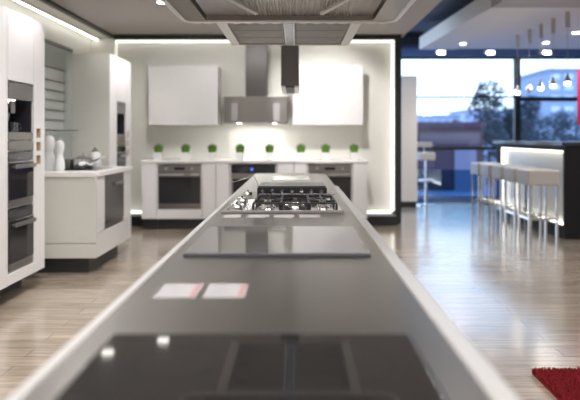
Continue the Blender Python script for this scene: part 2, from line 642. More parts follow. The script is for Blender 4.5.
def tall_unit(label, y0, y1, aps, niche, zs):
    """aps: (ya, yb) appliance opening; niche: (ya, yb)"""
    t = thing('tall_cabinet', label, 'cabinet', (FX, (y0 + y1) / 2, 0))
    xb = -2.68
    obj('plinth', B(xb, FX - .19, y0, y1, 0, .138), plinth_m, t)
    bm = nb()
    T = .018
    bx(bm, xb, FX - .002, y0, y0 + T, .14, 2.156)
    bx(bm, xb, FX - .002, y1 - T, y1, .14, 2.156)
    bx(bm, xb, FX - .021, y0 + T, y1 - T, .14, .158)
    bx(bm, xb, FX - .021, y0 + T, y1 - T, 2.138, 2.156)
    bx(bm, xb, xb + .01, y0 + T, y1 - T, .158, 2.138)
    if aps:
        ya, yb = aps
        bx(bm, xb + .011, FX - .021, yb + .002, yb + .018, .158, 2.138)
        for z in zs:
            bx(bm, xb + .011, FX - .021, y0 + T, yb + .002, z - .008, z)
    obj('body', bm, white, t)
    if not aps:
        obj('door', B(FX - .018, FX, y0 + .002, y1 - .002, .142, 2.154, .0015), white, t)
        return t
    ya, yb = aps
    obj('door', B(FX - .018, FX, ya, yb, zs[-1] + .004, 2.154, .0015), white, t)
    obj('drawer', B(FX - .018, FX, ya, yb, .142, zs[0] - .012, .0015), white, t)
    if ya - y0 > .05:
        obj('filler', B(FX - .018, FX, y0 + .002, ya - .002, .142, 2.154, .0015), white, t)
    # side filler with three small oak niches
    na, nbb = niche
    nz = [(1.0, 1.075), (1.107, 1.182), (1.212, 1.29)]
    bm = nb()
    f0, f1 = yb + .003, y1 - .002
    bx(bm, FX - .018, FX, f0, na, .142, 2.154)
    bx(bm, FX - .018, FX, nbb, f1, .142, 2.154)
    zc = .142
    for a, b in nz:
        bx(bm, FX - .018, FX, na, nbb, zc, a)
        zc = b
    bx(bm, FX - .018, FX, na, nbb, zc, 2.154)
    fl = obj('side_panel', bm, white, t)
    for a, b in nz:
        bm = nb()
        e_ = .004
        bx(bm, FX - .1, FX - .095, na, nbb, a, b)
        bx(bm, FX - .095, FX + .001, na, na + e_, a, b)
        bx(bm, FX - .095, FX + .001, nbb - e_, nbb, a, b)
        bx(bm, FX - .095, FX + .001, na + e_, nbb - e_, a, a + e_)
        bx(bm, FX - .095, FX + .001, na + e_, nbb - e_, b - e_, b)
        obj('niche', bm, wood_n, t, label='small square oak lined niche')
    return t


tall_unit('plain white tall unit at the left edge of the view', 3.5, 4.165, None, None, None)
tall_unit('white tall unit at the left holding coffee machine and two ovens', 4.17, 4.80, (4.19, 4.60), (4.645, 4.725), [.235, .70, 1.12, 1.20, 1.63])
far_unit = tall_unit('white tall unit beyond the side counter with a steel appliance column', 6.49, 7.31, (6.74, 7.10), (7.14, 7.205), [.235, .70, 1.12, 1.20, 1.63])


def coffee(label, y0, y1, z0, z1):
    t = thing('coffee_machine', label, 'coffee machine')
    w = y1 - y0
    h = z1 - z0
    bm = nb()
    bx(bm, -w / 2, w / 2, 0.16, 0.40, 0, h)
    bx(bm, -w / 2, -w / 2 + .012, 0, 0.16, .055, h - .12)
    bx(bm, w / 2 - .012, w / 2, 0, 0.16, .055, h - .12)
    obj('body', bm, dark_in, t)
    top = obj('fascia', B(-w / 2, w / 2, -.012, .159, h - .12, h), steel, t)
    obj('lamp', B(-w * .12, w * .08, .05, .08, h - .1225, h - .1202), lamp_m, top)
    obj('drip_tray', B(-w / 2, w / 2, -.012, .159, 0, .055), steel, t)
    sp = obj('spout', B(-.035, .035, .05, .155, h - .22, h - .1235, .004), chrome, t)
    obj('nozzle', cyl(nb(), (0.0, .09, h - .222), (0.0, .09, h - .27), .012, .008), chrome, sp, True)
    obj('side_tube', tube(nb(), [(-.09, .10, h - .125), (-.09, .08, h - .2), (-.085, .06, h - .27)], .005), chrome, t, True)
    return t


def faceX(o, y, z, dx=0.0):
    place(o, (FX - .018 + dx, y, z), PI / 2)


for y0, y1, which in ((4.21, 4.60, 'left tall unit'), (6.758, 7.10, 'far tall unit beyond the side counter')):
    yc = (y0 + y1) / 2
    w_ = y1 - y0 - .004
    faceX(coffee('steel built-in coffee machine with dark recess in the ' + which, y0, y1, 0, .42), yc, 1.201)
    # the cup drawer
    t = thing('warming_drawer', 'slim warming drawer under the coffee machine, ' + which, 'warming drawer')
    obj('body', B(-w_ / 2 + .01, w_ / 2 - .01, 0, .4, .002, .066), steel_dark, t)
    fr = obj('front', B(-w_ / 2, w_ / 2, -.014, -.001, 0, .068), steel, t)
    faceX(t, yc, 1.122)
    faceX(make_oven('dark compact oven with chrome handle in the ' + which, w_, .405, .4, 'dark'), yc, .702)
    faceX(make_oven('large dark oven at the bottom of the ' + which, w_, .448, .4, 'dark'), yc, .237)
for lb, yy in (('small glass mug under the spout of the left coffee machine', 4.43),):
    t = thing('glass_mug', lb, 'mug', (FX - .07, yy, 1.257))
    bm = nb()
    lathe(bm, [(0, 1.2575), (.024, 1.2575), (.03, 1.33), (.027, 1.33), (.022, 1.262), (0, 1.262)], FX - .07, yy)
    obj('bowl', bm, edge_glass, t, True)
    obj('handle', tube(nb(), [(FX - .043, yy, 1.32), (FX - .022, yy, 1.315), (FX - .02, yy, 1.285), (FX - .046, yy, 1.275)], .004), chrome, t, True)

# wall piece behind the side counter with its glass backsplash
struct('wall_niche', B(-2.949, -2.52, 4.82, 6.48, 0, 2.2), greige)
t = thing('glass_backsplash', 'grey green glass panel with thin shelf lines behind the side counter', 'wall panel', (-2.51, 5.65, .91))
gg = mat('grey_green_glass', (0.36, 0.40, 0.38), 0.12)
gl2 = mat('pale_grey_glass', (0.50, 0.53, 0.51), 0.2)
obj('panel', B(-2.518, -2.502, 4.82, 6.48, .905, 2.2), gg, t)
obj('pale_panel', B(-2.5015, -2.495, 4.84, 6.22, 1.30, 1.93), gl2, t)
obj('top_trim', B(-2.50, -2.49, 4.82, 6.48, 2.165, 2.199), mat('dull_rail', (.2, .21, .21), .4, .5), t)
for z in (1.93, 1.80, 1.70, 1.60, 1.50, 1.40):
    obj('rail', B(-2.494, -2.482, 4.84, 6.25, z - .006, z + .003), mat('dull_rail', (.2, .21, .21), .4, .5), t)
# utensil rail
bm = nb()
cyl(bm, (-2.44, 5.0, 1.29), (-2.44, 6.47, 1.29), .007, seg=10)
for y in (5.1, 6.38):
    cyl(bm, (-2.441, y, 1.29), (-2.501, y, 1.29), .005, seg=8)
tag(obj('utensil_rail', bm, steel, None, True), 'thin steel rail across the grey glass panel above the pepper mills', 'rail')
# warm greige end panel of far tall unit (wide side seen from here)
obj('end_panel', B(-2.50, -2.085, 6.482, 6.4885, .14, 2.156), greige, far_unit, label='beige end panel')

# ---------------------------------------------------------------- side counter (peninsula)
PX = -1.775
t = thing('side_counter_cabinet', 'white corner base unit with a dark oven, standing by the left wall', 'cabinet', (-2.1, 5.7, 0))
obj('plinth', B(-2.48, PX - .09, 5.22, 6.06, 0, .138), plinth_m, t)
bm = nb()
bx(bm, -2.48, PX - .02, 5.17, 5.188, .14, .865)
bx(bm, -2.48, PX - .02, 6.22, 6.24, .14, .865)
bx(bm, -2.48, PX - .02, 5.188, 6.22, .14, .158)
bx(bm, -2.48, -2.47, 5.188, 6.22, .158, .865)
bx(bm, -2.469, PX - .02, 5.188, 6.22, .34, .357)
obj('body', bm, white, t)
obj('front_panel', B(-2.48, PX, 5.15, 5.168, .276, .864, .002), greige, t)
obj('front_base_panel', B(-2.48, PX, 5.15, 5.168, .142, .270, .002), greige, t)
obj('drawer', B(PX - .018, PX, 5.17, 6.24, .142, .352, .002), white, t)
obj('door', B(PX - .018, PX, 5.17, 5.385, .357, .864, .002), white, t)
obj('door', B(PX - .018, PX, 5.985, 6.24, .357, .864, .002), white, t)
o = make_oven('dark grey built-in oven in the end of the side counter', .59, .50, .45, 'plain')
place(o, (PX - .018, 5.685, .361), PI / 2)
bm = nb()
pts = [(-2.50, 5.135), (PX - .05, 5.135), (PX, 5.16), (PX + .015, 5.22), (PX + .015, 6.26), (-2.50, 6.26)]
prism(bm, pts, .866, .905)
tag(obj('worktop', bm, white_top), 'white worktop of the side counter carrying the pepper mills and pot', 'worktop')
# hob on the side counter
tag(obj('cooktop', B(-2.28, -1.88, 5.45, 5.95, .9055, .912, .001), glass_hob), 'black glass cooktop set in the side counter under the saucepan', 'cooktop')


def mill(label, x, y, h):
    t = thing('pepper_mill', label, 'pepper mill', (x, y, .906), 'giant white mills on the side counter')
    s = h / .33
    pr = [(0, 0), (.048, 0), (.054, .02), (.056, .06), (.048, .11), (.036, .15), (.034, .17), (.043, .20), (.050, .235), (.050, .26), (.042, .29), (.024, .308), (0, .312)]
    fine = []
    for i in range(len(pr) - 1):
        for k in range(3):
            u = k / 3
            fine.append((pr[i][0] * (1 - u) + pr[i + 1][0] * u, pr[i][1] * (1 - u) + pr[i + 1][1] * u))
    fine.append(pr[-1])
    bm = lathe(nb(), [(r * s * .92, .906 + z * s) for r, z in fine], x, y)
    obj('body', bm, ceramic, t, True)
    obj('knob', lathe(nb(), [(0, .906 + .312 * s), (.008, .906 + .313 * s), (.012, .906 + .325 * s), (.008, .906 + .338 * s), (0, .906 + .34 * s)], x, y), chrome, t, True)


mill('taller white pepper mill half hidden by the left tall unit', -2.315, 5.45, .345)
mill('shorter white pepper mill standing clear on the side counter', -2.20, 5.40, .30)
# saucepan with long handle and lid, plus small one
t = thing('saucepan', 'shiny steel saucepan with long handle on the side counter cooktop', 'saucepan', (-2.06, 5.62, .9125))
bm = lathe(nb(), [(0, .9125), (.085, .9125), (.09, .92), (.09, 1.01), (.093, 1.012), (.086, 1.012), (.086, .92), (0, .918)], -2.06, 5.62)
obj('pan', bm, chrome, t, True)
obj('handle', tube(nb(), [(-1.969, 5.62, .99), (-1.93, 5.62, 1.0), (-1.88, 5.64, 1.03), (-1.84, 5.65, 1.045)], .009), chrome, t, True)
ld = obj('lid', lathe(nb(), [(.089, 1.0125), (.089, 1.016), (.05, 1.034), (0, 1.04)], -2.06, 5.62), chrome, t, True)
obj('knob', lathe(nb(), [(0, 1.0405), (.006, 1.0405), (.006, 1.055), (.016, 1.06), (.016, 1.07), (0, 1.074)], -2.06, 5.62), chrome, ld, True)
t = thing('cooking_pot', 'small steel pot behind the short white pepper mill', 'pot', (-2.24, 5.72, .9125))
obj('pan', lathe(nb(), [(0, .9125), (.065, .9125), (.068, .92), (.068, 1.0), (.071, 1.002), (.064, 1.002), (.064, .92), (0, .918)], -2.24, 5.72), steel, t, True)
for s in (-1, 1):
    obj('handle', tube(nb(), [(-2.24 + s * .069, 5.70, .985), (-2.24 + s * .095, 5.705, .99), (-2.24 + s * .095, 5.735, .99), (-2.24 + s * .069, 5.74, .985)], .005), chrome, t, True)
t = thing('ceramic_jar', 'small white lidded jar behind the steel saucepan', 'jar', (-2.03, 5.86, .9125))
obj('body', lathe(nb(), [(0, .9125), (.05, .9125), (.055, .93), (.052, 1.05), (.04, 1.07), (0, 1.072)], -2.03, 5.86), ceramic, t, True)
obj('lid', lathe(nb(), [(.035, 1.0725), (.03, 1.09), (.01, 1.095), (.012, 1.115), (0, 1.12)], -2.03, 5.86), steel, t, True)

# ---------------------------------------------------------------- island
IT = .845
tag(obj('steel_worktop', B(-.392, .279, .25, 4.44, .825, IT, .001), steel_top), 'long brushed steel worktop running from the foreground along the island', 'worktop')
tag(obj('steel_worktop', B(-.415, .30, 4.4405, 5.96, .825, IT, .002), steel_top), 'far steel worktop section at the back end of the island', 'worktop')
bm = nb()
prism(bm, [(-.412, .25), (-.3925, .25), (-.3925, 4.44), (-.412, 4.44)], .80, IT + .002)
tag(obj('worktop_edge', bm, edge_m), 'slim white edge strip on the left side of the island worktop', 'edge strip')
bm = nb()
a = [(.2795, IT + .001), (.284, IT + .003), (.318, IT + .001), (.323, IT - .004), (.323, .79), (.2795, .79)]
vs0 = [bm.verts.new((x, .25, z)) for x, z in a]
vs1 = [bm.verts.new((x, 4.44, z)) for x, z in a]
bm.faces.new(vs0)
bm.faces.new(vs1[::-1])
for i in range(6):
    j = (i + 1) % 6
    bm.faces.new((vs0[i], vs0[j], vs1[j], vs1[i]))
tag(obj('worktop_edge', bm, edge_m), 'broad white edge strip on the right side of the island worktop', 'edge strip')

nI = 7
L0, L1 = .30, 5.90
iw = (L1 - L0) / nI
ilab = ['first', 'second', 'third', 'fourth', 'fifth', 'sixth', 'seventh']
first = None
for i in range(nI):
    y0 = L0 + i * iw
    if first is None:
        t = thing('island_cabinet', 'white double sided drawer unit under the steel worktop, first from the near end', 'cabinet', (-.05, y0, 0), 'island base units')
        obj('plinth', B(-.30, .20, y0 + .0, y0 + iw - .002, 0, .098), plinth_m, t)
        obj('body', B(-.355, .235, y0 + .0, y0 + iw - .002, .10, .822), white, t)
        for s, xa, xb in ((-1, -.375, -.356), (1, .236, .255)):
            for za, zb in ((.105, .38), (.385, .64), (.645, .788)):
                obj('drawer', B(xa, xb, y0 + .002, y0 + iw - .004, za, zb, .0015), white, t)
        first = t
    else:
        dup(first, (-.05, y0, 0), 'white double sided drawer unit under the steel worktop, %s from the near end' % ilab[i])


def zone_mat():
    """black ceramic glass with faint printed cooking rings"""
    return glass_hob


def glass_cooktop(label, x0, x1, y0, y1, gm=None):
    t = thing('glass_cooktop', label, 'cooktop', ((x0 + x1) / 2, (y0 + y1) / 2, IT))
    g = obj('glass_plate', B(x0, x1, y0, y1, IT + .0005, IT + .0065, .0015), gm or glass_hob, t)
    ring = mat('grey_zone_print', (.035, .035, .037), .12)
    w_, d_ = x1 - x0, y1 - y0
    if gm:
        obj('front_edge', B(x0 + .002, x1 - .002, y0 - .014, y0 - .0005, IT + .0005, IT + .009, .001), mat('dark_edge_metal', (.05, .05, .055), .35), t)
        return t
    for fx, fy, r in ((.26, .3, .09), (.26, .74, .07), (.74, .3, .07), (.74, .74, .09)):
        bm = nb()
        cx_, cy_ = x0 + w_ * fx, y0 + d_ * fy
        n_ = 48
        a = [bm.verts.new((cx_ + r * math.cos(2 * PI * i / n_), cy_ + r * math.sin(2 * PI * i / n_), IT + .0067)) for i in range(n_)]
        b = [bm.verts.new((cx_ + (r - .002) * math.cos(2 * PI * i / n_), cy_ + (r - .002) * math.sin(2 * PI * i / n_), IT + .0067)) for i in range(n_)]
        for i in range(n_):
            j = (i + 1) % n_
            bm.faces.new((a[i], a[j], b[j], b[i]))
        obj('cooking_zone', bm, ring, t)
    return t


glass_cooktop('black glass cooktop nearest the camera, cut by the bottom of the view', -.341, .212, .56, 1.0875)
glass_cooktop('black glass cooktop in the middle of the island, before the gas burners', -.356, .236, 1.83, 2.39, mat('mirror_dark_glass', (.34, .34, .34), .05, .9))

# price cards on the steel
for (xa, xb, ya, yb), lb in [((-.333, -.234, 1.35, 1.475), 'left of the two white leaflets with red band between the glass cooktops'),
                              ((-.218, -.121, 1.35, 1.475), 'right of the two white leaflets with red band between the glass cooktops')]:
    t = thing('price_card', lb, 'price card', ((xa + xb) / 2, (ya + yb) / 2, IT), 'cards between the glass cooktops')
    c_ = obj('card', B(xa, xb, ya, yb, IT + .0005, IT + .002), paper, t)
    obj('red_band', B(xb - .016, xb - .004, ya + .004, yb - .004, IT + .0021, IT + .0024), red_ink, t)
    bm = nb()
    for k in range(8):
        bx(bm, xa + .008, xb - .024 - random.uniform(0, .03), ya + .014 + k * .0125, ya + .0165 + k * .0125, IT + .0021, IT + .0023)
    obj('print', bm, mat('grey_print', (.3, .3, .32), .6), t)
cards = [((224, 241), 'leftmost'), ((248, 269), 'second from left'), ((274, 294), 'third from left'), ((299, 320), 'rightmost')]
for (pa, pb), nm in cards:
    k = 2.74 / 580
    xa, xb = (pa - 296) * k, (pb - 296) * k
    t = thing('price_label', nm + ' of the four small white labels before the gas cooktop', 'price label', ((xa + xb) / 2, 2.74, IT), 'labels in front of the gas cooktop')
    obj('card', B(xa, xb, 2.69, 2.79, IT + .0005, IT + .0016), paper, t)
    obj('red_mark', B(xb - .016, xb - .005, 2.70, 2.725, IT + .0017, IT + .002), red_ink, t)

# gas cooktop
GX0, GX1, GY0, GY1 = -.352, .229, 2.85, 3.38
t = thing('gas_cooktop', 'steel gas cooktop with black pan supports in focus on the island', 'cooktop', ((GX0 + GX1) / 2, (GY0 + GY1) / 2, IT))
bm = nb()
bx(bm, GX0, GX1, GY0, GY1, IT + .0005, IT + .012, .003)
obj('tray', bm, mat('mirror_steel', (.86, .85, .84), .12, 1.0), t)
obj('front_lip', B(GX0 - .014, GX1 + .008, GY0 - .022, GY0 - .0005, IT + .0005, IT + .016, .002), steel, t)
mir = mat('mirror_steel', (.86, .85, .84), .12, 1.0)
burn = [(-.147, 3.01, .030), (-.147, 3.25, .034), (-.006, 3.13, .042), (.137, 3.01, .026), (.137, 3.25, .030)]
for x, y, r in burn:
    b_ = obj('burner', lathe(nb(), [(r * 1.5, IT + .0122), (r * 1.4, IT + .016), (r * 1.05, IT + .018), (r, IT + .028), (0, IT + .028)], x, y), mir, t, True)
    obj('cap', lathe(nb(), [(0, IT + .0282), (r * .85, IT + .0282), (r * .88, IT + .034), (r * .6, IT + .038), (0, IT + .038)], x, y), iron, b_, True)
top = IT + .047
for x0_, x1_ in ((-.215, -.08), (-.073, .062), (.069, .204)):
    bm = nb()
    q = .0032
    y0_, y1_ = 2.92, 3.355
    for xx in (x0_, x1_):
        bx(bm, xx - q, xx + q, y0_, y1_, top - .009, top - .003)
    for yy in (y0_, y1_):
        bx(bm, x0_ + q + .0005, x1_ - q - .0005, yy - q, yy + q, top - .009, top - .003)
    xm = (x0_ + x1_) / 2
    for (bx_, by_, br_) in burn:
        if x0_ < bx_ < x1_:
            for a in range(4):
                an = a * PI / 2 + (PI / 4 if abs(bx_) < .05 else 0)
                r_in = .018
                dx, dy = math.cos(an), math.sin(an)
                tx = min(abs((x1_ if dx > 0 else x0_) - bx_) / max(abs(dx), 1e-6), .11)
                ty = min(abs((y1_ if dy > 0 else y0_) - by_) / max(abs(dy), 1e-6), .135)
                R_ = min(tx, ty)
                M = Matrix.Translation((bx_, by_, 0)) @ Matrix.Rotation(an, 4, 'Z')
                bx(bm, r_in, R_, -.003, .003, top - .012, top, 0, M)
    for xx in (x0_, x1_):
        for yy in (y0_, 3.14, y1_):
            bx(bm, xx - .006, xx + .006, yy - .006, yy + .006, IT + .0125, top - .0095)
    obj('pan_support', bm, iron, t)
for yy in (2.93, 3.23):
    k_ = obj('knob', lathe(nb(), [(.033, IT + .0122), (.033, IT + .016), (.026, IT + .018), (.024, IT + .034), (.020, IT + .038), (0, IT + .038)], -.300, yy), chrome, t, True)
    obj('grip', B(-.304, -.296, yy - .020, yy + .020, IT + .0385, IT + .046), rubber, k_)

# black grill unit behind
t = thing('grill_cooktop', 'black cast iron grill cooktop directly behind the gas cooktop', 'cooktop', (-.024, 3.65, IT))
obj('body', B(-.235, .187, 3.50, 3.82, IT + .0105, IT + .068, .004), iron, t)
obj('griddle_plate', B(-.228, .180, 3.505, 3.815, IT + .0685, IT + .078, .003), mat('seasoned_griddle', (.05, .05, .052), .28), t)
obj('base_tray', B(GX0, GX1, 3.39, 3.86, IT + .0005, IT + .010, .002), steel, t)
for yy in (3.62,):
    k_ = obj('knob', lathe(nb(), [(.033, IT + .0102), (.033, IT + .014), (.026, IT + .016), (.024, IT + .032), (.020, IT + .036), (0, IT + .036)], -.300, yy), chrome, t, True)
    obj('grip', B(-.304, -.296, yy - .020, yy + .020, IT + .0365, IT + .044), rubber, k_)
bm = nb()
cyl(bm, (-.22, 3.44, IT + .036), (.243, 3.44, IT + .036), .004, seg=10)
for x in (-.2, .17):
    cyl(bm, (x, 3.4445, IT + .036), (x, 3.4995, IT + .036), .004, seg=8)
obj('front_rail', bm, chrome, t)
for k in range(7):
    x = -.2 + k * .0585
    obj('knob', cyl(nb(), (x, 3.4995, IT + .050), (x, 3.478, IT + .050), .013, .011, 16), chrome, t, True)

# thin wire card stand left of the grill
bm = nb()
k = 3.6 / 580


def P(px, py, Y):
    return ((px - 296) / 580 * Y, Y, H - (py - 137) / 580 * Y)


base = P(258, 183.5, 3.6)
tube(bm, [P(232, 182.3, 3.6), P(239, 180.5, 3.6), P(247, 178, 3.6), P(253.5, 175.2, 3.6), P(255.5, 178.5, 3.6), P(258.0, 184, 3.6), (P(258, 184, 3.6)[0] - .002, 3.6, IT + .014)], .002)
cyl(bm, (P(258, 184, 3.6)[0] - .002, 3.6, IT + .0105), (P(258, 184, 3.6)[0] - .002, 3.6, IT + .014), .006)
tag(obj('wire_holder', bm, steel, None, True), 'thin bent steel wire rising beside the black grill cooktop', 'wire holder')
# second plain plate far end: pale induction plate
tag(obj('white_cooktop', B(-.21, .12, 4.95, 5.45, IT + .0005, IT + .0065, .0015), mat('white_ceramic_glass', (.75, .75, .75), .08)), 'pale glass cooktop at the far end of the island', 'cooktop')

# ---------------------------------------------------------------- big island hood
HZ = 1.82
t = thing('island_hood', 'large steel island hood hanging over the gas cooktop with ribbed canopy', 'extractor hood', (-.03, 3.0, HZ))
hx0, hx1, hy0, hy1 = -.42, .345, 3.045, 3.80
fr = .055
filt = brushed('hood_filter_steel', (.20, .18, .168), .4, 'x', .7)
bm = nb()
bx(bm, hx0, hx0 + fr, hy0, hy1, HZ, HZ + .05)
bx(bm, hx1 - fr, hx1, hy0, hy1, HZ, HZ + .05)
bx(bm, hx0 + fr, hx1 - fr, hy1 - .012, hy1, HZ, HZ + .05)
bx(bm, hx0 + fr, hx1 - fr, hy0, hy0 + .012, HZ, HZ + .05)
bright = mat('satin_steel_rim', (.78, .77, .76), .3, .6)
obj('frame', bm, bright, t)
xc = (hx0 + hx1) / 2
for s in (0, 1):
    xa = hx0 + fr + .002 if s == 0 else xc + .037
    xb = xc - .037 if s == 0 else hx1 - fr - .002
    n_ = 3
    for i in range(n_):
        ya = hy0 + .014 + i * (hy1 - hy0 - .028) / n_
        yb = ya + (hy1 - hy0 - .028) / n_ - .008
        f_ = obj('filter_panel', B(xa, xb, ya, yb, HZ + .006, HZ + .03, .002), filt, t)
        xe = xa + .03 if s == 0 else xb - .09
        obj('latch', B(xe, xe + .06, (ya + yb) / 2 - .004, (ya + yb) / 2 + .004, HZ + .003, HZ + .0055), chrome, f_)
bl = mat('blue_steel_strip', (.13, .15, .19), .2, .8)
obj('centre_strip', B(xc - .034, xc + .034, hy0 + .014, hy1 - .014, HZ + .002, HZ + .03, .002), bl, t)
for s in (-1, 1):
    obj('centre_rib', B(xc + s * .026 - .003, xc + s * .026 + .003, hy0 + .014, hy1 - .014, HZ - .003, HZ + .0015), bright, t)
obj('housing', B(hx0 + .02, hx1 - .02, hy0 + .02, hy1 - .02, HZ + .0505, 2.15), steel, t)
obj('chimney', B(xc - .2, xc + .2, 3.25, 3.6, 2.1505, 2.669), steel, t)
# canopy: wide curved sheet in front, ribbed underside
cx0, cx1, cy0, cy1 = -.578, .512, 1.75, 3.02


def canopy_z(x, y):
    u = (x - (cx0 + cx1) / 2) / ((cx1 - cx0) / 2)
    return HZ + .012 + .07 * max(0, 1 - u * u) * 0 + .03 * (abs(u) ** 6) * 0


def rounded(x0, x1, y0, y1, r, n=8):
    pts = []
    for cx_, cy_, a0 in ((x1 - r, y0 + r, -PI / 2), (x1 - r, y1 - r, 0), (x0 + r, y1 - r, PI / 2), (x0 + r, y0 + r, PI)):
        for i in range(n + 1):
            a = a0 + PI / 2 * i / n
            pts.append((cx_ + r * math.cos(a), cy_ + r * math.sin(a)))
    return pts


bm = nb()
out = rounded(cx0, cx1, cy0, cy1, .07)
inn = rounded(cx0 + .115, cx1 - .115, cy0 + .06, cy1 - .05, .02)
n_ = len(out)
zl, zh = HZ - .002, HZ + .045
vo0 = [bm.verts.new((x, y, zl)) for x, y in out]
vi0 = [bm.verts.new((x, y, zl)) for x, y in inn]
vo1 = [bm.verts.new((x, y, zh)) for x, y in out]
vi1 = [bm.verts.new((x, y, zh)) for x, y in inn]
for i in range(n_):
    j = (i + 1) % n_
    bm.faces.new((vo0[i], vo0[j], vi0[j], vi0[i]))
    bm.faces.new((vo0[i], vo1[i], vo1[j], vo0[j]))
    bm.faces.new((vo1[i], vi1[i], vi1[j], vo1[j]))
    bm.faces.new((vi0[i], vi0[j], vi1[j], vi1[i]))
obj('canopy_frame', bm, steel, t)
# ribbed perforated filter: corrugated sheet (one mesh)
bm = nb()
nr = 56
xa, xb = cx0 + .117, cx1 - .117
ya, yb = cy0 + .062, cy1 - .052
row0, row1, row2 = [], [], []
NN = nr * 4
for i in range(NN + 1):
    x = xa + (xb - xa) * i / NN
    u = 2 * i / NN - 1
    z = HZ + .022 + .006 * math.cos(i * PI / 2)
    row0.append(bm.verts.new((x, ya, z)))
    row1.append(bm.verts.new((x, yb, z)))
for i in range(NN):
    bm.faces.new((row0[i], row0[i + 1], row1[i + 1], row1[i]))
r = bmesh.ops.extrude_face_region(bm, geom=list(bm.faces))
for v in r['geom']:
    if isinstance(v, bmesh.types.BMVert):
        v.co.z += .006
ribm = mat('ribbed_filter_steel', (.68, .65, .62), .33, 1.0)
obj('ribbed_filter', bm, ribm, t)
obj('canopy_top', B(cx0 + .1, cx1 - .1, cy0 + .05, cy1 - .04, HZ + .0455, HZ + .14, .01), steel, t)
# bright rim bead along far edge with curled ends, and two bright curved tubes shaped as reflected light streaks
bm = tube(nb(), [(cx1, cy0 + .2, HZ + .004), (cx1, cy1 - .08, HZ + .004)] + [(cx1 - .07 + .07 * math.cos(a * PI / 16), cy1 - .07 + .07 * math.sin(a * PI / 16), HZ + .004) for a in range(1, 9)]
     + [(cx1 - .07 - (cx1 - cx0 - .14) * i / 50, cy1, HZ + .004 + .003 * math.sin(i * 1.7)) for i in range(1, 50)]
     + [(cx0 + .07 - .07 * math.sin(a * PI / 16), cy1 - .07 + .07 * math.cos(a * PI / 16), HZ + .004) for a in range(0, 9)]
     + [(cx0, cy1 - .08, HZ + .004), (cx0, cy0 + .2, HZ + .004)], .0135, 10)
obj('rim_bead', bm, bright, t, True)
for s in (-1, 1):
    xm_ = (cx0 + cx1) / 2
    pts = []
    for i in range(14):
        a = i / 13 * PI / 2
        pts.append((xm_ + s * (.34 - .19 * (1 - math.cos(a))), 2.02 + .88 * math.sin(a) ** 1.0, HZ + .0))
    pts = [(xm_ + s * (.36 - .20 * (i / 13) ** 2), 1.82 + 1.02 * i / 13, HZ + .006) for i in range(14)]
    obj('curved_streak', tube(nb(), pts, .010, 10), bright, t, True)  # bright tube in place of a reflected streak, not a hood part

# slim dark hanging hood farther on
t = thing('slim_hood', 'slim dark rectangular hood hanging over the far end of the island', 'extractor hood', (-.049, 5.15, 1.64))
obj('body', B(-.124, .025, 4.80, 5.50, 1.643, 2.669), mat('grey_hood_steel', (.15, .142, .135), .42, .45), t)
bm = nb()
bx(bm, -.124, -.088, 4.80, 5.50, 1.628, 1.6425)
bx(bm, -.011, .025, 4.80, 5.50, 1.628, 1.6425)
obj('underside_rim', bm, bright, t)
obj('intake', B(-.0875, -.0115, 4.80, 5.50, 1.63, 1.6425), black_m, t)

# ---------------------------------------------------------------- kitchen ceiling lamps


def downlight(label, x, y, z, group, s=.055, first=[None]):
    if first[0] is None:
        t = thing('ceiling_downlight', label, 'ceiling lamp', (0, 0, 0), group)
        obj('frame', B(-.07, .07, -.055, .055, -.012, -.0005), white, t)
        obj('diffuser', B(-s, s, -.04, .04, -.0155, -.0122), lamp_m, t)
        t.location = (x, y, z)
        first[0] = t
        return t
    return dup(first[0], (x, y, z), label, None, group)


kl = [(-1.42, 6.20, 'small square ceiling downlight near the back left, at the top edge of the view'),
      (-1.90, 5.85, 'ceiling downlight over the side counter, mirrored in the near cooktop'),
      (-1.75, 4.45, 'ceiling downlight in front of the left tall units'),
      (-1.75, 3.0, 'ceiling downlight in the left aisle')]
for x, y, lb in kl:
    downlight(lb, x, y, 2.67, 'kitchen downlights')


def spot(loc, tgt, power, ang, blend=.6, col=NEUT, size=.05):
    d = bpy.data.lights.new('spot_lamp', 'SPOT')
    d.energy = power
    d.spot_size = math.radians(ang)
    d.spot_blend = blend
    d.color = col
    d.shadow_soft_size = size
    o = bpy.data.objects.new('spot_lamp', d)
    C.objects.link(o)
    o.location = loc
    v = Vector(tgt) - Vector(loc)
    o.rotation_euler = v.to_track_quat('-Z', 'Y').to_euler()
    return o


for sx_, sy_, sp_ in ((-1.15, 1.6, 150), (-1.2, 3.4, 190), (-1.0, 5.4, 150), (1.0, 1.6, 60), (1.05, 3.6, 65), (1.1, 5.6, 70), (0.0, 6.9, 60)):  # added spots without fittings, brighten the kitchen floor and its bounce
    spot((sx_, sy_, 2.63), (sx_, sy_, 0), sp_, 130, 1.0, size=.06)
for sx_, sy_, sp_ in ((3.6, 3.2, 90), (3.4, 5.2, 120), (5.0, 5.2, 160)):  # added unseen spots, brighten the hall floor for bounce onto the soffit
    spot((sx_, sy_, 3.1), (sx_, sy_, 0), sp_, 130, 1.0, size=.06)
spot((-1.78, 4.42, 2.64), (-2.08, 4.42, 2.0), 60, 75)
spot((-1.78, 6.88, 2.64), (-2.08, 6.90, 2.0), 55, 75)
spot((-1.42, 6.20, 2.64), (-2.08, 6.95, 1.8), 70, 75)
spot((-1.90, 5.85, 2.64), (-2.1, 5.7, .9), 22, 80)
spot((0.45, 6.6, 2.64), (.45, 8.0, 1.65), 150, 70)
spot((-.6, 6.6, 2.64), (-.6, 8.0, 1.3), 40, 95)
spot((-1.55, 6.6, 2.64), (-1.5, 7.97, 1.4), 30, 95)

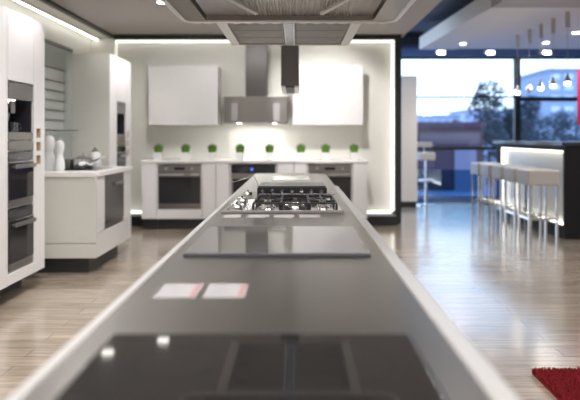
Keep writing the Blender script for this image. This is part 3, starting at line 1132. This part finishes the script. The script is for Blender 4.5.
# ---------------------------------------------------------------- window wall
dk = mat('dark_window_frame', (.015, .02, .03), .4)
bluef = mat('blue_painted_frame', (.14, .26, .58), .45)
WY = 11.3
struct('wall_window_head', B(1.3, 7.0, 11.22, 11.4, 2.78, 3.195), bluef)
mull = [(1.9, .05), (4.26, .11), (6.6, .11)]
panes = [(1.3, 1.9), (1.95, 4.26), (4.37, 6.6), (6.71, 7.0)]
hz = {0: 2.0, 1: 2.0, 2: 1.96, 3: 1.96}
for i, (a, b) in enumerate(panes):
    wroot = bpy.data.objects.new('window_%d' % (i + 1), None)
    C.objects.link(wroot)
    wroot.location = (a, WY, 0)
    ORG[wroot.name] = Vector((a, WY, 0))
    wroot['kind'] = 'structure'
    bm = nb()
    th = .03 if i < 2 else .085
    bx(bm, a, b, WY, WY + .06, hz[i] - th / 2, hz[i] + th / 2)
    bx(bm, a, b, WY, WY + .06, .97, 1.03)
    bx(bm, a, b, WY, WY + .06, 0, .06)
    bx(bm, a, b, WY, WY + .06, 2.74, 2.779)
    if i < 3:
        bx(bm, b, b + (panes[i + 1][0] - b), WY - .02, WY + .08, 0, 2.779)
    obj('window_frame', bm, dk, wroot)
    for za, zb in ((.061, .969), (1.031, hz[i] - th / 2 - .001), (hz[i] + th / 2 + .001, 2.739)):
        obj('pane', B(a + .001, b - .001, WY + .02, WY + .028, za, zb), pane_m, wroot)

# blue glass balustrade inside the window
t = thing('glass_balustrade', 'low blue tinted glass balustrade in front of the big window', 'balustrade', (3.3, 11.0, 0))
for a, b in ((2.0, 3.58), (3.60, 5.2)):
    obj('glass_panel', B(a, b, 11.0, 11.012, .06, .60), blue_glass_m, t)
obj('base_rail', B(2.0, 5.2, 10.97, 11.04, 0, .058), mat('blue_rail', (.08, .16, .35), .4), t)

# partition beside niche
tag(obj('partition_panel', B(1.83, 2.10, 10.05, 10.20, .10, 2.28), mat('grey_partition', (.78, .74, .69), .5)), 'tall plain grey partition standing right of the black niche frame', 'partition')
tag(obj('partition_base', B(1.80, 2.09, 10.07, 10.18, 0, .099), black_m), 'black base under the grey partition', 'plinth')

# ---------------------------------------------------------------- soffit above the bar
soff = mat('pale_soffit_paint', (.86, .81, .78), .6)
soff2 = mat('cream_soffit_border', (.86, .81, .74), .6)  # border tone, slightly yellower than the main soffit
bm = prism(nb(), [(2.84, 10.3), (3.0, 6.93), (6.9, 6.93), (6.9, 10.3)], 2.785, 3.0)
struct('ceiling_soffit', bm, soff)
bm = prism(nb(), [(2.19, 10.3), (2.34, 6.93), (2.999, 6.93), (2.839, 10.3)], 2.772, 2.99)
struct('trim_8', bm, soff2)
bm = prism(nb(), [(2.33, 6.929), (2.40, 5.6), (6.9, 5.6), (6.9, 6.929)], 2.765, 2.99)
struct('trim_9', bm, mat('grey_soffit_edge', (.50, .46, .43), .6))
bm = nb()
for x, y in ((2.6, 9.8), (2.6, 7.3), (6.0, 9.8), (6.0, 7.3)):
    bx(bm, x - .02, x + .02, y - .02, y + .02, 3.001 if x > 3 else 2.991, 3.199)
struct('trim_10', bm, soff)

for px, py, Y, lb in ((463, 43, 9.66, 'small round downlight at the left of the bar soffit'), (546, 42, 9.55, 'small round downlight in the middle of the bar soffit, between pendants'),
                      (576, 32, 8.65, 'small round downlight at the right of the bar soffit')):
    z = H + (137 - py) / 580 * Y
    zz = 2.772 if px < 500 else 2.785
    Y = (zz - H) * 580 / (137 - py)
    x = (px - 296) / 580 * Y
    t = thing('soffit_downlight', lb, 'ceiling lamp', (x, Y, zz), 'soffit downlights')
    obj('ring', lathe(nb(), [(.03, zz - .0005), (.075, zz - .0005), (.07, zz - .012), (.05, zz - .012)], x, Y), white, t, True)
    obj('lens', lathe(nb(), [(0, zz - .011), (.048, zz - .011), (.045, zz - .02), (0, zz - .022)], x, Y), lamp_m, t, True)
for px, lb in ((440, 'left of the three rectangular lamps before the window head'), (489, 'middle of the three rectangular lamps before the window head'),
               (545, 'right of the three rectangular lamps before the window head')):
    Y = 10.75
    x = (px - 296) / 580 * Y
    z = H + 84 / 580 * Y
    t = thing('window_lamp', lb, 'ceiling lamp', (x, Y, z), 'lamps before the window head')
    obj('housing', B(x - .075, x + .075, Y - .07, Y + .10, z + .0, z + .035), white, t)
    obj('diffuser', B(x - .065, x + .065, Y - .10, Y - .0705, z - .035, z + .02), lamp_m, t)
    obj('stem', cyl(nb(), (x, Y + .03, z + .0355), (x, Y + .03, 3.199), .01), dk, t)
spot((4.2, 8.0, 2.76), (3.2, 8.0, 0.0), 110, 120, col=WARM)
spot((2.55, 8.3, 2.75), (1.96, 10.05, 1.2), 70, 60, col=WARM)  # added spot with no fitting, brightens the partition
spot((2.6, 9.6, 2.75), (2.7, 8.6, 0.0), 110, 120, col=WARM)

# pendants
bpen = None
plabs = ['leftmost lit glass pendant lamp over the bar', 'second pendant lamp from the left over the bar, small bulb and dim', 'third pendant lamp from the left over the bar',
         'fourth pendant lamp from the left over the bar', 'rightmost and nearest lit glass pendant lamp over the bar']
shade_m = mat('brushed_nickel', (.55, .52, .48), .3, 1.0)
dimb = mat('unlit_bulb_glass', (.45, .45, .5), .2)
for i, (px, zz_) in enumerate(((517.5, 1.90), (529.3, 1.90), (540.8, 1.89), (553, 1.89), (567.5, 1.885))):
    Y = 3.4 * 580 / (px - 296)
    if i == 0:
        t = thing('pendant_lamp', plabs[0], 'pendant lamp', (0, 0, 0), 'pendant lamps over the bar')
        obj('canopy', cyl(nb(), (0, 0, .885), (0, 0, .69), .028), shade_m, t, True)
        obj('cord', cyl(nb(), (0, 0, .6895), (0, 0, .115), .0035, seg=8), shade_m, t)
        obj('shade', lathe(nb(), [(.010, .1145), (.014, .09), (.03, .05), (.052, .012), (.048, .010), (.01, .05)], 0, 0), shade_m, t, True)
        bb = obj('bulb', lathe(nb(), [(0, -.034), (.024, -.029), (.036, -.015), (.038, .0), (.034, .0095), (0, .0095)], 0, 0), bulb_m, t, True)
        t.location = (3.4, Y, 1.8995)
        bpen = t
    else:
        r = dup(bpen, (3.4, Y, 1.8995), plabs[i])
        if i == 1:
            for ch in kids(r):
                if ch.name.startswith('bulb'):
                    ch.data = ch.data.copy()
                    ch.data.materials[0] = dimb

for px in (517.5, 540.8, 553, 567.5):
    d = bpy.data.lights.new('pendant_bulb_light', 'POINT')
    d.energy = 1.5
    d.color = WARM
    d.shadow_soft_size = .03
    o = bpy.data.objects.new('pendant_bulb_light', d)
    C.objects.link(o)
    o.location = (3.4, 3.4 * 580 / (px - 296), 1.80)
# red banner at right edge
t = thing('red_banner', 'red hanging banner at the right edge beyond the bar', 'banner', (4.3, 8.5, 1.4))
obj('cloth', B(4.125, 4.50, 8.50, 8.506, 1.40, 2.20), mat('red_cloth', (.45, .02, .07), .7), t)
obj('rod', cyl(nb(), (4.10, 8.503, 2.207), (4.52, 8.503, 2.207), .006), dk, t)
for x in (4.2, 4.45):
    obj('cord', cyl(nb(), (x, 8.503, 2.2135), (x, 8.503, 2.784), .002, seg=6), dk, t)

# ---------------------------------------------------------------- bar counter
BX = 3.2
bt = thing('bar_counter', 'black bar counter with glowing recessed front on the right', 'bar counter', (3.6, 8.1, 0))
dkc = mat('charcoal_laminate', (.010, .010, .011), .6, spec=.25)
bm = nb()
ya, yb = 6.95, 9.2
bx(bm, BX + .13, 4.0, ya + .09, yb - .06, 0, 1.115)
bx(bm, BX, 4.0, ya - .05, ya + .0, 0, 1.115)
bx(bm, BX, 4.0, yb, yb + .05, 0, 1.115)
bx(bm, BX, BX + .129, ya, yb, 0, .145)
bx(bm, BX, BX + .129, ya, yb, 1.055, 1.115)
bx(bm, BX + .131, 4.0, ya, ya + .089, 0, 1.115)
bx(bm, BX + .131, 4.0, yb - .059, yb, 0, 1.115)
obj('body', bm, dkc, bt)
obj('top', B(BX - .05, 4.05, ya - .08, yb + .08, 1.1155, 1.16, .002), mat('dark_polished_stone', (.03, .035, .045), .12), bt)
obj('glow_panel', B(BX + .115, BX + .1295, ya + .001, yb - .001, .146, 1.054), mat('frosted_panel', (.75, .73, .68), .5), bt)
lg = mat('bar_led', (.9, .9, .85), .5, emit=(1.0, .95, .80), es=3.5)
for a in ((BX + .06, BX + .09, ya + .001, yb - .001, 1.03, 1.054), (BX + .06, BX + .09, ya + .001, yb - .001, .146, .17),
          (BX + .06, BX + .09, ya + .001, ya + .035, .1705, 1.0295), (BX + .06, BX + .09, yb - .06, yb - .001, .1705, 1.0295)):
    obj('light_strip', B(*a), lg, bt)

# stools
seat_m = mat('cream_leather', (.46, .44, .41), .45, bump=.05)
def stool_legs_x(): return ((-.185, -.165), (.165, .185))


slab = ['nearest white box seat bar stool at the glowing counter', 'second nearest white bar stool at the counter', 'third nearest white bar stool, middle of the row of five',
        'fourth nearest white bar stool at the counter', 'farthest white bar stool, leftmost at the counter']
s0 = None
for i, (Yf, lb) in enumerate(zip((6.60, 7.04, 7.50, 7.97, 8.44), slab)):
    if i == 0:
        t = thing('bar_stool', lb, 'bar stool', (0, 0, 0), 'white stools along the bar')
        obj('seat', B(-.18, .18, -.18, .18, .665, .84, .018), seat_m, t)
        for sx in (-1, 1):
            for sy in (-1, 1):
                x, y = sx * .158, sy * .15
                obj('leg', B(x - .012, x + .012, y - .01, y + .01, 0, .6645), chrome, t)
        bm = nb()
        for sy in (-1, 1):
            bx(bm, -.1405, .1405, sy * .15 - .009, sy * .15 + .009, .27, .295)
        for sx in (-1, 1):
            bx(bm, sx * .158 - .009, sx * .158 + .009, -.1395, .1395, .27, .295)
        obj('footrest', bm, chrome, t)
        t.location = (2.825, Yf + .18, 0)
        s0 = t
    else:
        dup(s0, (2.825, Yf + .18, 0), lb)

# lone swivel stool by the window
Y = 10.5
x = (426 - 296) / 580 * Y
t = thing('swivel_stool', 'white pedestal bar stool alone by the window beside the grey partition', 'bar stool', (x, Y, 0))
obj('backrest', B(x - .14, x + .14, Y + .12, Y + .15, 1.03, 1.13, .012), seat_m, t)
obj('back_bracket', tube(nb(), [(x, Y + .16, 1.05), (x, Y + .17, .95), (x, Y + .12, .86)], .01), chrome, t, True)
obj('seat', B(x - .14, x + .14, Y - .16, Y + .1, .80, .94, .02), seat_m, t)
obj('pedestal', cyl(nb(), (x, Y, .02), (x, Y, .799), .03), chrome, t, True)
obj('footrest', lathe(nb(), [(.031, .42), (.14, .42), (.145, .435), (.14, .45), (.031, .45)], x, Y), bright, t, True)
obj('base', lathe(nb(), [(0, .0), (.2, .0), (.2, .012), (.03, .0195), (0, .0195)], x, Y), chrome, t, True)

# ---------------------------------------------------------------- red shaggy rug
bm = nb()
rx0, rx1, ry0, ry1 = 1.215, 2.5, 1.7, 2.985
bx(bm, rx0, rx1, ry0, ry1, .0005, .012)
for i in range(26000):
    x = random.uniform(rx0, rx1)
    y = random.uniform(ry0 + .55, ry1)
    if x > 1.75:
        x = random.uniform(rx0, 1.75)
    h_ = random.uniform(.014, .026)
    a = random.uniform(0, 2 * PI)
    l = random.uniform(0, .010)
    w2 = .0035
    p = Vector((x, y, .011))
    d = Vector((math.cos(a), math.sin(a), 0))
    s = Vector((-d.y, d.x, 0)) * w2
    q = p + d * l + Vector((0, 0, h_))
    v = [bm.verts.new(p - s), bm.verts.new(p + s), bm.verts.new(q + s * .6), bm.verts.new(q - s * .6)]
    bm.faces.new(v)
tag(obj('shag_rug', bm, mat('deep_red_wool', (.33, .012, .02), .9, noise=35)), 'deep red shaggy rug on the wooden floor at the bottom right', 'rug')

# ---------------------------------------------------------------- outside
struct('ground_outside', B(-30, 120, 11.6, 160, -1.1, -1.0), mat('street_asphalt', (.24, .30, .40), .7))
pv = mat('purple_cladding', (.06, .028, .036), .6)
t = thing('kiosk', 'low purple building outside the window with a pale door', 'building', (6.4, 24.5, -1))
obj('walls', B(5.0, 7.75, 24, 27, -1, 1.62), pv, t)
obj('roof', B(4.9, 7.85, 23.9, 27.1, 1.6205, 1.84), mat('plum_roof', (.06, .03, .05), .6), t)
obj('door', B(6.55, 7.45, 23.94, 23.998, -1, .68), mat('lilac_door', (.22, .20, .29), .5), t)
obj('window_band', B(5.1, 7.6, 23.96, 23.999, .95, 1.40), mat('mauve_glass', (.11, .07, .09), .3), t)
obj('lower_panel', B(5.05, 6.4, 23.96, 23.999, -.9, .60), mat('dark_plum_panel', (.05, .02, .045), .4), t)


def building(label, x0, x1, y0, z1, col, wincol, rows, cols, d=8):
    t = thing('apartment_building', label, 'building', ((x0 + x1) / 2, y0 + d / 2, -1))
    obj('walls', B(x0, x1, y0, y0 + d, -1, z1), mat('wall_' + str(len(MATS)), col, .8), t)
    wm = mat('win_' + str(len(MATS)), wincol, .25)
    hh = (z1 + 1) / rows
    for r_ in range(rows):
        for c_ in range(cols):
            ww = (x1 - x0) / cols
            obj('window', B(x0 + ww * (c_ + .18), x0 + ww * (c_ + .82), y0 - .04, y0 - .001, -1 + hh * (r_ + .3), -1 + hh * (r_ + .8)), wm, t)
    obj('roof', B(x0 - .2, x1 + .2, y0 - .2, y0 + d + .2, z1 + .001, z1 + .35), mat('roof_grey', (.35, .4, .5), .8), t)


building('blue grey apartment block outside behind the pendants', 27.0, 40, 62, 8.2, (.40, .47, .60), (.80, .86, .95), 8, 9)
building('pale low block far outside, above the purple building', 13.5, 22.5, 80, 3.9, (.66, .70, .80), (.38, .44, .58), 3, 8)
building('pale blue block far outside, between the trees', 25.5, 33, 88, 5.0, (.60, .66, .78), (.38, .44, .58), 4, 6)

leafm = mat('dusk_leaves', (.035, .065, .085), .8, noise=3)
trunkm = mat('dusk_bark', (.06, .06, .08), .9)
ntree = 0


def tree(label, x, y, h, r, n=900, crown0=.3):
    t = thing('tree', label, 'tree', (x, y, -1), 'trees outside the window')
    obj('trunk', cyl(nb(), (x, y, -1), (x, y, -1 + h * .55), .14, .07, 10), trunkm, t, True)
    bm = nb()
    rnd = random.Random(int(x * 77 + y))
    blobs = [(rnd.uniform(-.6, .6) * r, rnd.uniform(-.5, .5) * r, rnd.uniform(crown0, .92) * h, rnd.uniform(.3, .5) * r) for _ in range(11)]
    for i in range(n):
        b_ = rnd.choice(blobs)
        d = Vector((rnd.gauss(0, 1), rnd.gauss(0, 1), rnd.gauss(0, 1))).normalized() * b_[3] * rnd.uniform(.5, 1.05)
        p = Vector((x + b_[0], y + b_[1], -1 + b_[2])) + d
        s = .14 * h / 5
        u = Vector((rnd.gauss(0, 1), rnd.gauss(0, 1), rnd.gauss(0, 1))).normalized()
        v = u.orthogonal().normalized()
        bm.faces.new([bm.verts.new(p + u * s), bm.verts.new(p + v * s * .6), bm.verts.new(p - u * s), bm.verts.new(p - v * s * .6)])
    f = obj('foliage', bm, leafm, t)
    f['kind'] = 'stuff'


def tx(px, Y):
    return (px - 296) / 580 * Y


tree('tall dark tree outside just left of the thick window post', tx(500, 30), 30, 5.1, 1.6, 2000)
tree('dark tree outside directly behind the thick window post', tx(521, 39), 39, 5.2, 1.4, 1200)
tree('small tree outside above the purple building', tx(455, 60), 60, 4.6, 1.3, 500)
tree('bushy small tree outside left above the purple building', tx(432, 58), 58, 3.6, 1.5, 500)
tree('low dark tree outside behind the middle pendants', tx(541, 30), 30, 3.4, 1.2, 900)
tree('low dark tree outside at the right of the view', tx(567, 40), 40, 3.9, 1.7, 900)
for px_, Y_, h_, r_, lb_ in ((508, 44, 5.2, 1.7, 'wide dark tree outside left of the window post, behind the tallest one'),
                        (530, 50, 5.6, 2.0, 'rounded dark tree outside between first two pendants'),
                        (554, 52, 4.9, 2.2, 'broad low tree outside in front of the apartment block'),
                        (576, 56, 5.8, 2.2, 'dark tree outside at the far right edge beside the red banner'),
                        (472, 70, 4.2, 2.0, 'hazy tree outside just left of the dark tree group')):
    tree(lb_, tx(px_, Y_), Y_, h_, r_, 900, .15)
tree('low bush like tree outside between kiosk and post', tx(489, 27), 27, 2.9, .9, 900, .15)
